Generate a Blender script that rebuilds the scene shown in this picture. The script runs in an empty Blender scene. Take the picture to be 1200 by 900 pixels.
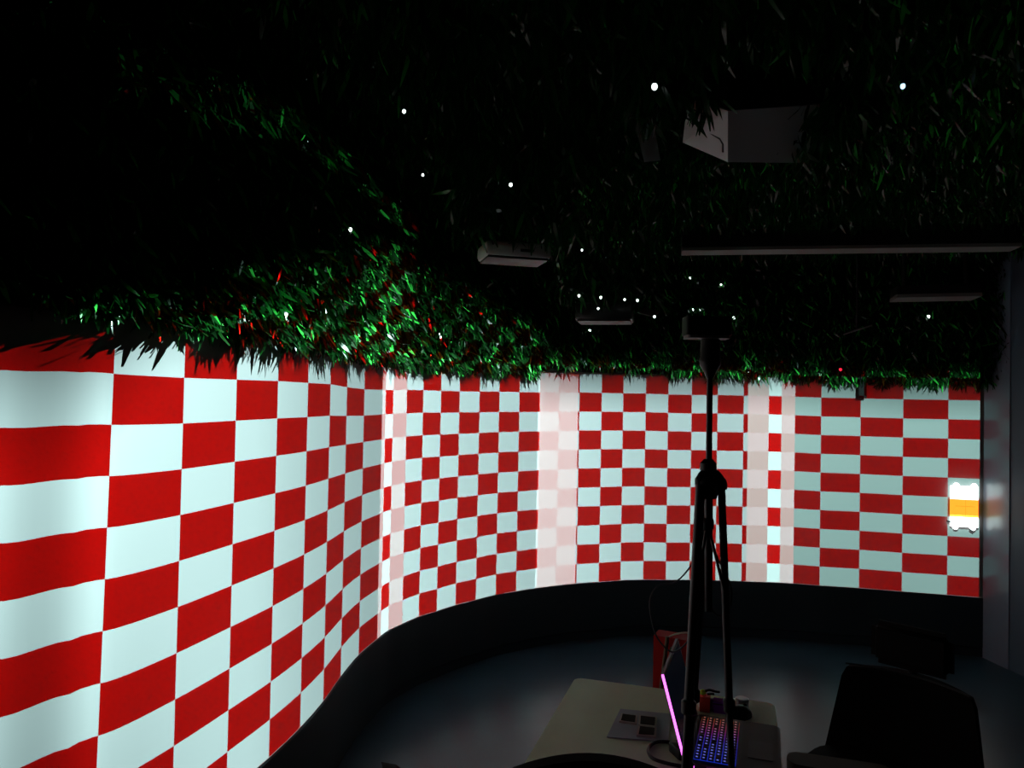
import bpy, bmesh, math, random
import numpy as np
from mathutils import Vector, Matrix
random.seed(7); rng = np.random.default_rng(11)
S = bpy.context.scene; COL = S.collection
PI = math.pi

# ------------------------------------------------------------------ camera
F = 867.0; PITCH = 0.01890385; ROLL = 0.01848781; CZ = 1.586
def ray(x, y):
    u = (x-600)/F; v = (450-y)/F
    uc = math.cos(ROLL)*u-math.sin(ROLL)*v; vc = math.sin(ROLL)*u+math.cos(ROLL)*v
    return Vector((uc, math.cos(PITCH)-math.sin(PITCH)*vc, math.sin(PITCH)+math.cos(PITCH)*vc))
def P(x, y, D):                       # the point of the room seen at (x, y), D metres ahead
    r = ray(x, y); r = r*(D/r.y); return Vector((r.x, r.y, r.z+CZ))
def PZ(x, y, z):                      # the same at a known height
    r = ray(x, y); t = (z-CZ)/r.z; return Vector((r.x*t, r.y*t, z))
cam_d = bpy.data.cameras.new('camera'); cam = bpy.data.objects.new('camera', cam_d); COL.objects.link(cam)
cam_d.sensor_width = 36; cam_d.lens = F/1200*36; cam_d.clip_start = 0.02
fw = Vector((0, math.cos(PITCH), math.sin(PITCH))); rt0 = Vector((1, 0, 0)); up0 = rt0.cross(fw)
rt = rt0*math.cos(ROLL)+up0*math.sin(ROLL); up = up0*math.cos(ROLL)-rt0*math.sin(ROLL)
cam.matrix_world = Matrix(((rt.x, up.x, -fw.x, 0), (rt.y, up.y, -fw.y, 0), (rt.z, up.z, -fw.z, CZ), (0, 0, 0, 1)))
S.camera = cam
S.view_settings.view_transform = 'Standard'; S.view_settings.look = 'None'
S.view_settings.exposure = 0; S.view_settings.gamma = 1; S.view_settings.use_curve_mapping = False
w = bpy.data.worlds.new('world'); S.world = w; w.use_nodes = True
w.node_tree.nodes['Background'].inputs[0].default_value = (0.6, 0.7, 1, 1)
w.node_tree.nodes['Background'].inputs[1].default_value = 0.0

# ------------------------------------------------------------------ materials
MATS = {}
def mat(name, col, rough=0.5, metal=0.0, spec=0.5, emit=None, es=0.0, noise=0.0, nscale=20, bump=0.0, bscale=200, coat=0.0):
    if name in MATS: return MATS[name]
    m = bpy.data.materials.new(name); m.use_nodes = True; nt = m.node_tree
    b = nt.nodes['Principled BSDF']; b.inputs['Base Color'].default_value = (*col, 1)
    b.inputs['Roughness'].default_value = rough; b.inputs['Metallic'].default_value = metal
    b.inputs['Specular IOR Level'].default_value = spec; b.inputs['Coat Weight'].default_value = coat
    if emit: b.inputs['Emission Color'].default_value = (*emit, 1); b.inputs['Emission Strength'].default_value = es
    if noise or bump: tc = nt.nodes.new('ShaderNodeTexCoord')
    if noise:
        n = nt.nodes.new('ShaderNodeTexNoise'); n.inputs['Scale'].default_value = nscale; n.inputs['Detail'].default_value = 6
        nt.links.new(tc.outputs['Object'], n.inputs['Vector'])
        r = nt.nodes.new('ShaderNodeValToRGB')
        r.color_ramp.elements[0].position = .3; r.color_ramp.elements[1].position = .7
        r.color_ramp.elements[0].color = (*[c*(1-noise) for c in col], 1); r.color_ramp.elements[1].color = (*[min(1, c*(1+noise)) for c in col], 1)
        nt.links.new(n.outputs['Fac'], r.inputs['Fac']); nt.links.new(r.outputs['Color'], b.inputs['Base Color'])
    if bump:
        n2 = nt.nodes.new('ShaderNodeTexNoise'); n2.inputs['Scale'].default_value = bscale
        nt.links.new(tc.outputs['Object'], n2.inputs['Vector'])
        bp = nt.nodes.new('ShaderNodeBump'); bp.inputs['Strength'].default_value = bump; bp.inputs['Distance'].default_value = .002
        nt.links.new(n2.outputs['Fac'], bp.inputs['Height']); nt.links.new(bp.outputs['Normal'], b.inputs['Normal'])
    MATS[name] = m; return m

M_screen = mat('screen paint', (0.22, 0.22, 0.22), 0.9, spec=0.0)
M_plinth = mat('plinth black', (0.022, 0.036, 0.044), 0.7, spec=0.2)
M_floor = mat('floor vinyl', (0.028, 0.062, 0.086), 0.28, spec=0.36, noise=.18, nscale=3, bump=.03, bscale=60)
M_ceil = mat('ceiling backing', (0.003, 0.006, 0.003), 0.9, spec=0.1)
M_black = mat('black plastic', (0.006, 0.006, 0.007), 0.45, spec=0.4)
M_rubber = mat('black rubber', (0.004, 0.004, 0.004), 0.7, spec=0.2)
M_blkmetal = mat('black metal', (0.008, 0.008, 0.009), 0.35, spec=0.5)
M_leather = mat('black leather', (0.003, 0.003, 0.003), 0.6, spec=0.15, bump=.3, bscale=150)
M_fabric = mat('black mesh fabric', (0.006, 0.006, 0.006), 0.85, spec=0.1, bump=.3, bscale=400)
M_white = mat('projector white', (0.55, 0.54, 0.55), 0.5, spec=0.4)
M_pale = mat('pale metal', (0.20, 0.185, 0.18), 0.5, spec=0.5)
M_greywall = mat('grey wall paint', (0.080, 0.115, 0.155), 0.6, spec=0.4)
M_glossgrey = mat('glossy grey trim', (0.20, 0.245, 0.31), 0.22, spec=0.75, bump=0)
M_table = mat('beige laminate', (0.66, 0.76, 0.50), 0.5, spec=0.35, noise=.05, nscale=8)
M_leg = mat('grey leg metal', (0.08, 0.08, 0.08), 0.4, metal=.6)
M_paper = mat('grey paper', (0.40, 0.43, 0.46), 0.7, spec=0.2)
M_card = mat('dark brown card', (0.02, 0.014, 0.009), 0.8, spec=.1)
M_cardb = mat('pale card border', (0.5, 0.45, 0.38), 0.6)
M_lapt = mat('laptop shell', (0.02, 0.02, 0.023), 0.4, spec=0.4)
M_palm = mat('palm rest', (0.045, 0.042, 0.036), 0.5, spec=0.3)
M_disp = mat('dark display', (0.004, 0.006, 0.014), 0.25, spec=0.5, emit=(0.1, 0.25, 0.7), es=0.003)
M_pink = mat('magenta light strip', (0.8, 0.2, 0.8), 0.4, emit=(1.0, 0.16, 1.0), es=2.4)
M_red = mat('red card', (0.45, 0.012, 0.01), 0.6, spec=0.2)
M_redbox = mat('orange red plastic', (0.75, 0.05, 0.03), 0.5)
M_lime = mat('lime plastic', (0.45, 0.75, 0.03), 0.4)
M_purple = mat('purple fabric', (0.22, 0.03, 0.38), 0.8, spec=0.1)
M_tin = mat('silver tin', (0.5, 0.5, 0.52), 0.35, metal=.8)
M_cord = mat('cream cord', (0.6, 0.52, 0.42), 0.8)
M_olive = mat('olive wood', (0.10, 0.085, 0.04), 0.6)
M_penw = mat('white pen', (0.65, 0.62, 0.66), 0.4)
M_teal = mat('teal plastic', (0.06, 0.55, 0.5), 0.5)
M_brown = mat('brown arm pad', (0.07, 0.05, 0.025), 0.6)
M_led = mat('white bulb', (0.9, 0.9, 0.9), 0.4, emit=(0.85, 1.0, 0.97), es=3.0)
M_ledb = mat('blue white bulb', (0.9, 0.9, 0.9), 0.4, emit=(0.45, 0.7, 1.0), es=2.0)
M_ledr = mat('red bulb', (0.9, 0.2, 0.2), 0.4, emit=(1.0, 0.02, 0.06), es=1.0)
M_glow_white = mat('white plate painted light', (0.9, 0.9, 0.9), 0.5, emit=(1, 1, 1), es=2.2)  # emission stands in for projector light falling on a white plate
M_glow_orange = mat('orange plate painted light', (0.9, 0.5, 0.05), 0.5, emit=(1.0, 0.50, 0.035), es=1.0)  # orange glow in place of the overexposed red row
M_glow_line = mat('amber line painted light', (0.8, 0.4, 0.03), 0.5, emit=(0.85, 0.33, 0.02), es=.95)
M_corner_shadow = mat('dark corner shadow', (0.02, 0.025, 0.03), 0.5)

def leaf_mat():
    m = bpy.data.materials.new('plastic leaf'); m.use_nodes = True; nt = m.node_tree
    b = nt.nodes['Principled BSDF']; out = nt.nodes['Material Output']
    g = nt.nodes.new('ShaderNodeAttribute'); g.attribute_name = 'tint'
    r = nt.nodes.new('ShaderNodeValToRGB')
    e = r.color_ramp.elements
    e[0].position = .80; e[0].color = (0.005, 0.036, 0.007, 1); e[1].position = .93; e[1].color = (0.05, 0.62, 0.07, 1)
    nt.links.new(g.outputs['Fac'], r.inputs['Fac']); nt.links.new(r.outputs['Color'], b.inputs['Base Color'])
    b.inputs['Roughness'].default_value = .24; b.inputs['Specular IOR Level'].default_value = .42
    t = nt.nodes.new('ShaderNodeBsdfTranslucent'); t.inputs[0].default_value = (0.01, 0.12, 0.02, 1)
    mx = nt.nodes.new('ShaderNodeMixShader'); mx.inputs[0].default_value = .12
    nt.links.new(b.outputs[0], mx.inputs[1]); nt.links.new(t.outputs[0], mx.inputs[2]); nt.links.new(mx.outputs[0], out.inputs['Surface'])
    return m
M_leaf = leaf_mat()

# ------------------------------------------------------------------ object helpers
def link(name, me, m, parent=None, loc=None):
    o = bpy.data.objects.new(name, me); COL.objects.link(o)
    for x in (m if isinstance(m, (list, tuple)) else [m]): me.materials.append(x)
    if parent is not None: o.parent = parent
    if loc is not None: o.location = loc
    return o
def obj(name, bm, m, parent=None, smooth=True, loc=None, bevel=0.0):
    if bevel:
        bmesh.ops.bevel(bm, geom=[e for e in bm.edges if len(e.link_faces) == 2 and e.calc_face_angle(0) > .6], offset=bevel, segments=2, affect='EDGES', profile=.5)
    me = bpy.data.meshes.new(name); bmesh.ops.recalc_face_normals(bm, faces=bm.faces); bm.to_mesh(me); bm.free()
    if smooth:
        for p in me.polygons: p.use_smooth = True
        me.set_sharp_from_angle(angle=math.radians(38))
    return link(name, me, m, parent, loc)
def tag(o, label, cat, group=None, kind=None):
    o['label'] = label; o['category'] = cat
    if group: o['group'] = group
    if kind: o['kind'] = kind
    return o
def thing(name, label, cat, loc=(0, 0, 0), rz=0.0, group=None):
    o = bpy.data.objects.new(name, None); COL.objects.link(o); o.location = loc; o.rotation_euler = (0, 0, rz); o.empty_display_size = .1
    return tag(o, label, cat, group)
def struct(o): o['kind'] = 'structure'; return o
def new(): return bmesh.new()
def box(bm, c, s, rot=None, mi=0, taper=None):
    r = bmesh.ops.create_cube(bm, size=1); vs = r['verts']
    for v in vs:
        if taper and v.co.z < 0: v.co.x *= taper[0]; v.co.y *= taper[1]
    bmesh.ops.scale(bm, vec=s, verts=vs)
    if rot is not None: bmesh.ops.rotate(bm, cent=(0, 0, 0), matrix=rot, verts=vs)
    bmesh.ops.translate(bm, vec=c, verts=vs)
    if mi:
        for f in {f for v in vs for f in v.link_faces}: f.material_index = mi
    return vs
def hexa(bm, pts):                     # eight corners: bottom ring, top ring
    v = [bm.verts.new(p) for p in pts]
    for f in ((0, 1, 2, 3), (7, 6, 5, 4), (0, 4, 5, 1), (1, 5, 6, 2), (2, 6, 7, 3), (3, 7, 4, 0)): bm.faces.new([v[i] for i in f])
    return v
def tube(bm, pts, r, seg=10, cap=True):
    pts = [Vector(p) for p in pts]; n = len(pts); rs = r if isinstance(r, (list, tuple)) else [r]*n
    rings = []; prev = None
    for i, p in enumerate(pts):
        t = (pts[min(i+1, n-1)]-pts[max(i-1, 0)]).normalized()
        a = prev if prev is not None else (Vector((0, 0, 1)) if abs(t.z) < .9 else Vector((1, 0, 0)))
        a = (a-t*a.dot(t)).normalized(); b = t.cross(a); prev = a
        rings.append([bm.verts.new(p+(a*math.cos(2*PI*k/seg)+b*math.sin(2*PI*k/seg))*rs[i]) for k in range(seg)])
    for i in range(n-1):
        for k in range(seg): bm.faces.new((rings[i][k], rings[i][(k+1) % seg], rings[i+1][(k+1) % seg], rings[i+1][k]))
    if cap: bm.faces.new(rings[0][::-1]); bm.faces.new(rings[-1])
def lathe(bm, prof, c=(0, 0, 0), seg=24):
    rings = [[bm.verts.new((c[0]+max(r, 1e-4)*math.cos(2*PI*k/seg), c[1]+max(r, 1e-4)*math.sin(2*PI*k/seg), c[2]+z)) for k in range(seg)] for r, z in prof]
    for a, b in zip(rings, rings[1:]):
        for k in range(seg): bm.faces.new((a[k], a[(k+1) % seg], b[(k+1) % seg], b[k]))
    bm.faces.new(rings[0][::-1]); bm.faces.new(rings[-1])
def smoothline(pts, n=8):
    pts = [Vector(p) for p in pts]; out = []
    for i in range(len(pts)-1):
        p0 = pts[max(i-1, 0)]; p1 = pts[i]; p2 = pts[i+1]; p3 = pts[min(i+2, len(pts)-1)]
        for k in range(n):
            t = k/n; out.append(.5*((2*p1)+(p2-p0)*t+(2*p0-5*p1+4*p2-p3)*t*t+(3*p1-p0-3*p2+p3)*t**3))
    return out+[pts[-1]]
def rrect(w, h, r, n=5):
    o = []
    for cx, cy, a in ((w/2-r, h/2-r, 0), (-w/2+r, h/2-r, 90), (-w/2+r, -h/2+r, 180), (w/2-r, -h/2+r, 270)):
        for k in range(n+1):
            t = math.radians(a+90*k/n); o.append((cx+r*math.cos(t), cy+r*math.sin(t)))
    return o
def slab(bm, outline, z0, z1, mi=0):
    a = [bm.verts.new((x, y, z0)) for x, y in outline]; b = [bm.verts.new((x, y, z1)) for x, y in outline]; n = len(a)
    fs = [bm.faces.new(a[::-1]), bm.faces.new(b)]+[bm.faces.new((a[i], a[(i+1) % n], b[(i+1) % n], b[i])) for i in range(n)]
    for f in fs: f.material_index = mi
    return a+b
def RX(a): return Matrix.Rotation(a, 3, 'X')
def RY(a): return Matrix.Rotation(a, 3, 'Y')
def RZ(a): return Matrix.Rotation(a, 3, 'Z')
def frame(o, X, Y, Z, loc):            # a thing's own axes in the room
    o.matrix_world = Matrix(((X.x, Y.x, Z.x, loc[0]), (X.y, Y.y, Z.y, loc[1]), (X.z, Y.z, Z.z, loc[2]), (0, 0, 0, 1)))

# ------------------------------------------------------------------ the curved projection wall (plan)
# position along the wall: a running number 'k' (one knot per measured checker column)
PXS = [131.2, 216.2, 277.2, 326.2, 361.7, 388.4, 407.8, 427.5, 448.4, 460.6, 476.9, 496, 516.9, 538.5, 562.5, 585.6, 609.1, 630.6, 655.6, 679.4, 705, 730.3, 756.3, 783.1, 810.6, 841.3, 871.9, 901.6, 932.5, 963.5, 1009.2, 1059.3, 1112.3, 1150]
XY = [(-.979, 1.795), (-.899, 2.027), (-.84, 2.258), (-.786, 2.486), (-.747, 2.712), (-.723, 2.949), (-.714, 3.206), (-.692, 3.475), (-.648, 3.71), (-.616, 3.845), (-.561, 3.959), (-.489, 4.094), (-.402, 4.206), (-.305, 4.333), (-.193, 4.453), (-.076, 4.574), (.049, 4.666), (.171, 4.75), (.309, 4.828), (.448, 4.893), (.601, 4.941), (.753, 4.996), (.911, 5.026), (1.065, 5.033), (1.228, 5.046), (1.404, 5.044), (1.579, 5.036), (1.747, 5.025), (1.916, 5.001), (2.074, 4.957), (2.315, 4.908), (2.561, 4.839), (2.817, 4.773), (2.993, 4.724)]
YTOPRES = [0.6, -.3, .5, 1.1, .8, .7, -1.5, -2.8, -2.4, -2, -1.5, -1, -1.2, -1.1, -.7, -.3, -.2, -.1, .5, 1, 1.1, 1.1, 1.3, .8, .8, 1.2, 1.1, 1.3, .9, .3, .2, -.1, .1, .2]
NL = 7
LEFT = [(-1.107-.105*i, 1.597-.212*i) for i in range(NL)][::-1]   # continuing past the left of the view, one column each
KN = np.array(LEFT+XY+[(3.22, 4.66)]); NK = len(KN)
K0 = NL                                                                # knot of pixel column 131.2
PXK = np.array([-130.*(NL-i)+131.2 if i < NL-1 else 0. for i in range(NL)]+PXS+[1195.])
ZB = 0.375; ZT0 = 1.625
ztop_k = np.array([ZT0+.6/867*1.7]*NL+[ZT0+r*y/867 for r, (x, y) in zip(YTOPRES, XY)]+[ZT0])
def spl(k):
    k = np.clip(np.asarray(k, float), 0, NK-1.0001); i = np.floor(k).astype(int); t = (k-i)[..., None]
    p = lambda j: KN[np.clip(j, 0, NK-1)]
    p0, p1, p2, p3 = p(i-1), p(i), p(i+1), p(i+2)
    return .5*(2*p1+(p2-p0)*t+(2*p0-5*p1+4*p2-p3)*t*t+(3*p1-p0-3*p2+p3)*t**3)
KD = np.linspace(0, NK-1.001, 700); WP = spl(KD)
TG = np.gradient(WP, axis=0); TG /= np.linalg.norm(TG, axis=1)[:, None]
for _ in range(6): TG[1:-1] = (TG[:-2]+TG[1:-1]*2+TG[2:])/4
TG /= np.linalg.norm(TG, axis=1)[:, None]
WN = np.stack([TG[:, 1], -TG[:, 0]], 1)                                # towards the room
ARC = np.concatenate([[0], np.cumsum(np.linalg.norm(np.diff(WP, axis=0), axis=1))])
PXD = np.interp(KD, np.arange(NK), PXK)
def kpx(px): return float(np.interp(px, PXK, np.arange(NK)))           # picture column -> knot number

def ribbon(name, prof, m, step=2):     # sweep a profile (offset into the room, height) along the wall
    idx = list(range(0, len(KD), step))+[len(KD)-1]; bm = new(); rows = []
    for i in idx: rows.append([bm.verts.new((WP[i, 0]+WN[i, 0]*d, WP[i, 1]+WN[i, 1]*d, z)) for d, z in prof])
    n = len(prof)
    for a, b in zip(rows, rows[1:]):
        for j in range(n): bm.faces.new((a[j], b[j], b[(j+1) % n], a[(j+1) % n]))
    bm.faces.new(rows[0]); bm.faces.new(rows[-1][::-1])
    return obj(name, bm, m)
CEIL = 2.6
struct(ribbon('wall_back', [(0, ZB-.02), (0, CEIL), (-.08, CEIL), (-.08, ZB-.02)], M_screen))
struct(ribbon('baseboard_back', [(-.08, 0), (.003, 0), (.003, .055), (.012, .062), (.012, ZB-.006), (.009, ZB-.002), (-.08, ZB-.002)], M_plinth))
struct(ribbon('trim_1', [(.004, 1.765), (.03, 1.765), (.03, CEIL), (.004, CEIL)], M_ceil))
bm = new(); box(bm, (0.6, 2.2, -.03), (7.5, 8.4, .06)); struct(obj('floor', bm, M_floor))
bm = new(); box(bm, (0.6, 2.2, CEIL+.04), (7.5, 8.4, .08)); struct(obj('ceiling', bm, M_ceil))
# grey side wall on the right: a glossy edge strip next to the screen, then a matt face
A0 = Vector((3.0, 4.715, 0)); ad = Vector((.113, -.994, 0)); an = Vector((.994, .113, 0))
def wallbox(l0, l1, d0, d1, z0, z1):
    bm = new(); c = lambda l, d, z: A0+ad*l+an*d+Vector((0, 0, z))
    hexa(bm, [c(l0, d0, z0), c(l1, d0, z0), c(l1, d1, z0), c(l0, d1, z0), c(l0, d0, z1), c(l1, d0, z1), c(l1, d1, z1), c(l0, d1, z1)]); return bm
struct(obj('wall_right', wallbox(.0, 5.5, .012, .16, 0, CEIL), M_greywall, smooth=False))
struct(obj('trim_2', wallbox(.006, .215, .006, .012, 0, CEIL), M_glossgrey, smooth=False, bevel=.002))

# ------------------------------------------------------------------ projector light: the checker is thrown onto the wall by lamps
def curve_node(nt, tin, ts, vals):
    lo, hi = float(np.min(vals)), float(np.max(vals)); d = hi-lo if hi-lo > 1e-9 else 1.0
    n = nt.nodes.new('ShaderNodeFloatCurve'); c = n.mapping.curves[0]; n.mapping.use_clip = True
    ts = np.asarray(ts); yy = (np.asarray(vals)-lo)/d
    c.points[0].location = (0, yy[0]); c.points[1].location = (1, yy[-1])
    for t, y in zip(ts[1:-1], yy[1:-1]): c.points.new(float(t), float(y))
    for p in c.points: p.handle_type = 'VECTOR'
    n.mapping.update()
    nt.links.new(tin, n.inputs['Value'])
    a = nt.nodes.new('ShaderNodeMath'); a.operation = 'MULTIPLY_ADD'; nt.links.new(n.outputs[0], a.inputs[0]); a.inputs[1].default_value = d; a.inputs[2].default_value = lo
    return a.outputs[0]
WHITE = (0.68, 1.0, 0.985); RED = (0.47, 0.0035, 0.0025); GAIN = 0.94/0.22
def projector_light(pos, k0, k1, ub, ptop, pbot, zmax, shear=None, spill=None, white=WHITE, red=RED, margin=.6):
    L = bpy.data.lights.new('projector_lamp', 'POINT'); L.energy = 4*PI*PI; L.shadow_soft_size = 0; L.use_nodes = True
    o = bpy.data.objects.new('projector_lamp', L); COL.objects.link(o); o.location = pos
    nt = L.node_tree; nt.nodes.clear()
    def val(x, sock):
        if isinstance(x, (int, float)): sock.default_value = x
        else: nt.links.new(x, sock)
    def m(op, a, b=0.0, c=0.0, clamp=False):
        n = nt.nodes.new('ShaderNodeMath'); n.operation = op; n.use_clamp = clamp
        val(a, n.inputs[0]); val(b, n.inputs[1]); val(c, n.inputs[2]); return n.outputs[0]
    kk = np.linspace(k0, k1, 1200); pp = spl(kk); d = pp-np.array(pos[:2])
    phi = np.arctan2(d[:, 0], d[:, 1]); dist = np.linalg.norm(d, axis=1)
    if not np.all(np.diff(phi) > 0): raise Exception(str((pos, [(float(kk[i]), pp[i].tolist(), float(phi[i])) for i in np.where(np.diff(phi)<=0)[0][:5]], float(phi[0]), float(phi[-1]))))
    nrm = np.stack([np.interp(kk, KD, WN[:, 0]), np.interp(kk, KD, WN[:, 1])], 1)
    cs = np.maximum(-(d*nrm).sum(1)/dist, .12)
    ks = [kpx(p) for p, _ in ub]; us = [u for _, u in ub]
    # running column number along the wall, linear between the measured column edges in arc length
    arck = np.interp(kk, KD, ARC); uk = np.interp(arck, np.interp(ks, KD, ARC), us)
    for end, a, b in ((0, 0, 1), (1, -1, -2)):                        # carry on past the last edges
        ea = np.interp(ks[a], KD, ARC); eb = np.interp(ks[b], KD, ARC); sl = (us[b]-us[a])/(eb-ea)
        msk = (kk < ks[0]) if end == 0 else (kk > ks[-1]); uk[msk] = us[a]+(arck[msk]-ea)*sl
    tt = np.linspace(0, 1, 120); ph = phi[0]+(phi[-1]-phi[0])*tt
    f = lambda v: np.interp(ph, phi, v)
    prof = lambda tab: np.interp(np.interp(kk, np.arange(NK), PXK), [p for p, _ in tab], [v for _, v in tab])
    g = nt.nodes.new('ShaderNodeNewGeometry'); sx = nt.nodes.new('ShaderNodeSeparateXYZ'); nt.links.new(g.outputs['Incoming'], sx.inputs[0])
    X, Y, Z = [m('MULTIPLY', sx.outputs[i], SIGN) for i in range(3)]
    az = m('ARCTAN2', X, Y); t = m('DIVIDE', m('SUBTRACT', az, float(phi[0])), float(phi[-1]-phi[0]))
    h = m('SQRT', m('ADD', m('MULTIPLY', X, X), m('MULTIPLY', Y, Y))); tan = m('DIVIDE', Z, m('MAXIMUM', h, 1e-5))
    D = curve_node(nt, t, tt, f(dist)); U = curve_node(nt, t, tt, f(uk))
    ZT = curve_node(nt, t, tt, f(np.interp(kk, np.arange(NK), ztop_k)))
    PT = curve_node(nt, t, tt, f(prof(ptop)*dist**2/cs)); RB = curve_node(nt, t, tt, f(prof(pbot)))
    ZM = curve_node(nt, t, tt, f(prof(zmax)))
    z = m('MULTIPLY_ADD', D, tan, pos[2])
    if shear: U = m('MULTIPLY_ADD', curve_node(nt, t, tt, f(prof(shear))), m('SUBTRACT', z, 1.0), U)
    v = m('SUBTRACT', 11.0, m('MULTIPLY', m('DIVIDE', m('SUBTRACT', z, ZB), m('SUBTRACT', ZT, ZB)), 10.0))
    par = m('FLOORED_MODULO', m('ADD', m('FLOOR', U), m('FLOOR', v)), 2.0)
    fall = m('POWER', m('MULTIPLY_ADD', tan, tan, 1.0), 1.5)
    sv = m('DIVIDE', m('SUBTRACT', ZT0, z), ZT0-ZB, clamp=True)
    lev = m('MULTIPLY', m('MULTIPLY', PT, fall), m('MULTIPLY_ADD', m('SUBTRACT', RB, 1.0), sv, 1.0))
    win = m('MULTIPLY', m('MULTIPLY', m('GREATER_THAN', t, 0.0), m('LESS_THAN', t, 1.0)), m('MULTIPLY', m('GREATER_THAN', z, ZB-.001), m('MULTIPLY', m('SUBTRACT', m('ADD', ZM, .04), z), 2.6, clamp=True)))
    win = m('MULTIPLY', win, m('MULTIPLY_ADD', m('GREATER_THAN', z, 1.79), -margin, 1.0))
    if spill:
        win = m('ADD', win, m('MULTIPLY', m('MULTIPLY', m('MULTIPLY', m('GREATER_THAN', t, 0.0), m('LESS_THAN', t, 1.0)), m('MULTIPLY', m('GREATER_THAN', z, spill[0]), m('LESS_THAN', z, spill[1]))), spill[2]))
    mx = nt.nodes.new('ShaderNodeMix'); mx.data_type = 'RGBA'; nt.links.new(par, mx.inputs['Factor'])
    mx.inputs[6].default_value = (*white, 1); mx.inputs[7].default_value = (*red, 1)
    e = nt.nodes.new('ShaderNodeEmission'); nt.links.new(mx.outputs[2], e.inputs[0]); nt.links.new(m('MULTIPLY', m('MULTIPLY', lev, win), GAIN), e.inputs[1])
    out = nt.nodes.new('ShaderNodeOutputLight'); nt.links.new(e.outputs[0], out.inputs[0])
    return o
SIGN = 1.0
lampA = (-.17, 2.62, 2.04); lampB = (.36, 3.93, 2.06); lampC = (.98, 3.72, 2.22); lampD = (2.12, 3.45, 2.0)
projector_light(lampA, 1.0, kpx(476.9),
    [(PXK[i]-12, i-K0) for i in range(0, K0)]+[(131.2, 0), (216.2, 1), (277.2, 2), (326.2, 3), (361.7, 4), (388.4, 5), (407.8, 6), (427.5, 7), (448.4, 8), (476.9, 9)],
    [(-400, .3), (-130, .5), (0, 1.1), (60, 1.32), (131, 1.26), (170, 1.2), (250, 1.06), (300, .96), (345, .76), (375, .64), (400, .57), (440, .48), (477, .50)],
    [(-130, .25), (60, .28), (170, .42), (250, .66), (300, .78), (400, .95), (477, 1.0)],
    [(-130, 1.72), (60, 1.72), (120, 1.74), (160, 1.86), (200, 1.95), (300, 2.02), (360, 2.1), (400, 2.28), (450, 2.36), (477, 2.36)],
    margin=.58, shear=[(-130, -.09), (0, -.09), (131, -.075), (216, -.008), (277, 0)], spill=(2.46, 2.6, .04))
projector_light(lampB, kpx(448.4), kpx(677.9),
    [(448.4, 7.6), (451.9, 8), (460.6, 9), (476.9, 10), (496, 11), (516.9, 12), (538.5, 13), (562.5, 14), (585.6, 15), (609.1, 16), (632.5, 17), (655.6, 18), (677.9, 19)],
    [(448, 1.0), (470, .95), (490, .90), (515, .83), (550, .74), (600, .69), (678, .66)], [(448, .72), (480, .86), (560, .93), (678, .82)],
    [(448, 2.3), (540, 2.22), (580, 2.1), (625, 2.0), (640, 1.84), (678, 1.82)])
projector_light(lampC, kpx(630.6), kpx(932.5),
    [(630.6, 16), (655.6, 17), (679.4, 18), (705, 19), (730.3, 20), (756.3, 21), (783.1, 22), (810.6, 23), (841.3, 24), (871.9, 25), (901.6, 26), (932.5, 27)],
    [(631, .98), (660, .92), (690, .86), (720, .78), (765, .69), (795, .66), (860, .66), (932, .72)], [(631, .72), (690, .83), (745, .84), (795, .80), (932, .86)],
    [(631, 1.82), (670, 1.82), (740, 1.83), (830, 1.84), (932, 1.84)], margin=.75)
projector_light(lampD, kpx(877.0), kpx(1150)-.01,
    [(877, 0), (916.6, 1), (963.5, 2), (1009.2, 3), (1059.3, 4), (1112.3, 5), (1150, 5.72)],
    [(877, .60), (945, .57), (1030, .53), (1130, .50), (1150, .48)], [(877, .68), (1030, .72), (1150, .80)],
    [(877, 1.88), (960, 1.84), (1050, 1.80), (1150, 1.82)], margin=.75, white=(.58, 1.0, .93), red=(.50, .0035, .003))
#PART2
# ------------------------------------------------------------------ leafy ceiling and leafy valance (plastic leaves nobody could count)
def leaves(name, roots, dirs, lens, wids, tint):
    n = len(roots); seg = 3
    dirs = dirs/np.linalg.norm(dirs, axis=1)[:, None]
    side = np.cross(dirs, rng.normal(size=(n, 3))); side /= np.linalg.norm(side, axis=1)[:, None]
    nor = np.cross(side, dirs); curl = rng.uniform(-.35, .45, n)
    wprof = [.55, 1.0, .85, .12]
    V = np.zeros((n, seg+1, 2, 3), np.float32)
    for j in range(seg+1):
        t = j/seg
        c = roots+dirs*(lens*t)[:, None]+nor*(lens*curl*t*t)[:, None]; c[:, 2] -= lens*.10*t*t
        for s in (0, 1): V[:, j, s] = c+side*(wids*.5*wprof[j]*(1 if s else -1))[:, None]+nor*(wids*.12*(1 if s else -1))[:, None]
    me = bpy.data.meshes.new(name); nv = n*(seg+1)*2; me.vertices.add(nv); me.vertices.foreach_set('co', V.ravel())
    base = (np.arange(n)*(seg+1)*2)[:, None, None]; q = np.array([[2*j, 2*j+1, 2*j+3, 2*j+2] for j in range(seg)])[None]
    F_ = (base+q).reshape(-1, 4); nf = len(F_)
    me.loops.add(nf*4); me.loops.foreach_set('vertex_index', F_.ravel().astype(np.int32))
    me.polygons.add(nf); me.polygons.foreach_set('loop_start', np.arange(nf, dtype=np.int32)*4)
    me.update(calc_edges=True); me.polygons.foreach_set('use_smooth', np.ones(nf, bool))
    a = me.attributes.new('tint', 'FLOAT', 'POINT'); a.data.foreach_set('value', np.repeat(tint, (seg+1)*2).astype(np.float32))
    return link(name, me, M_leaf)
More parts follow.
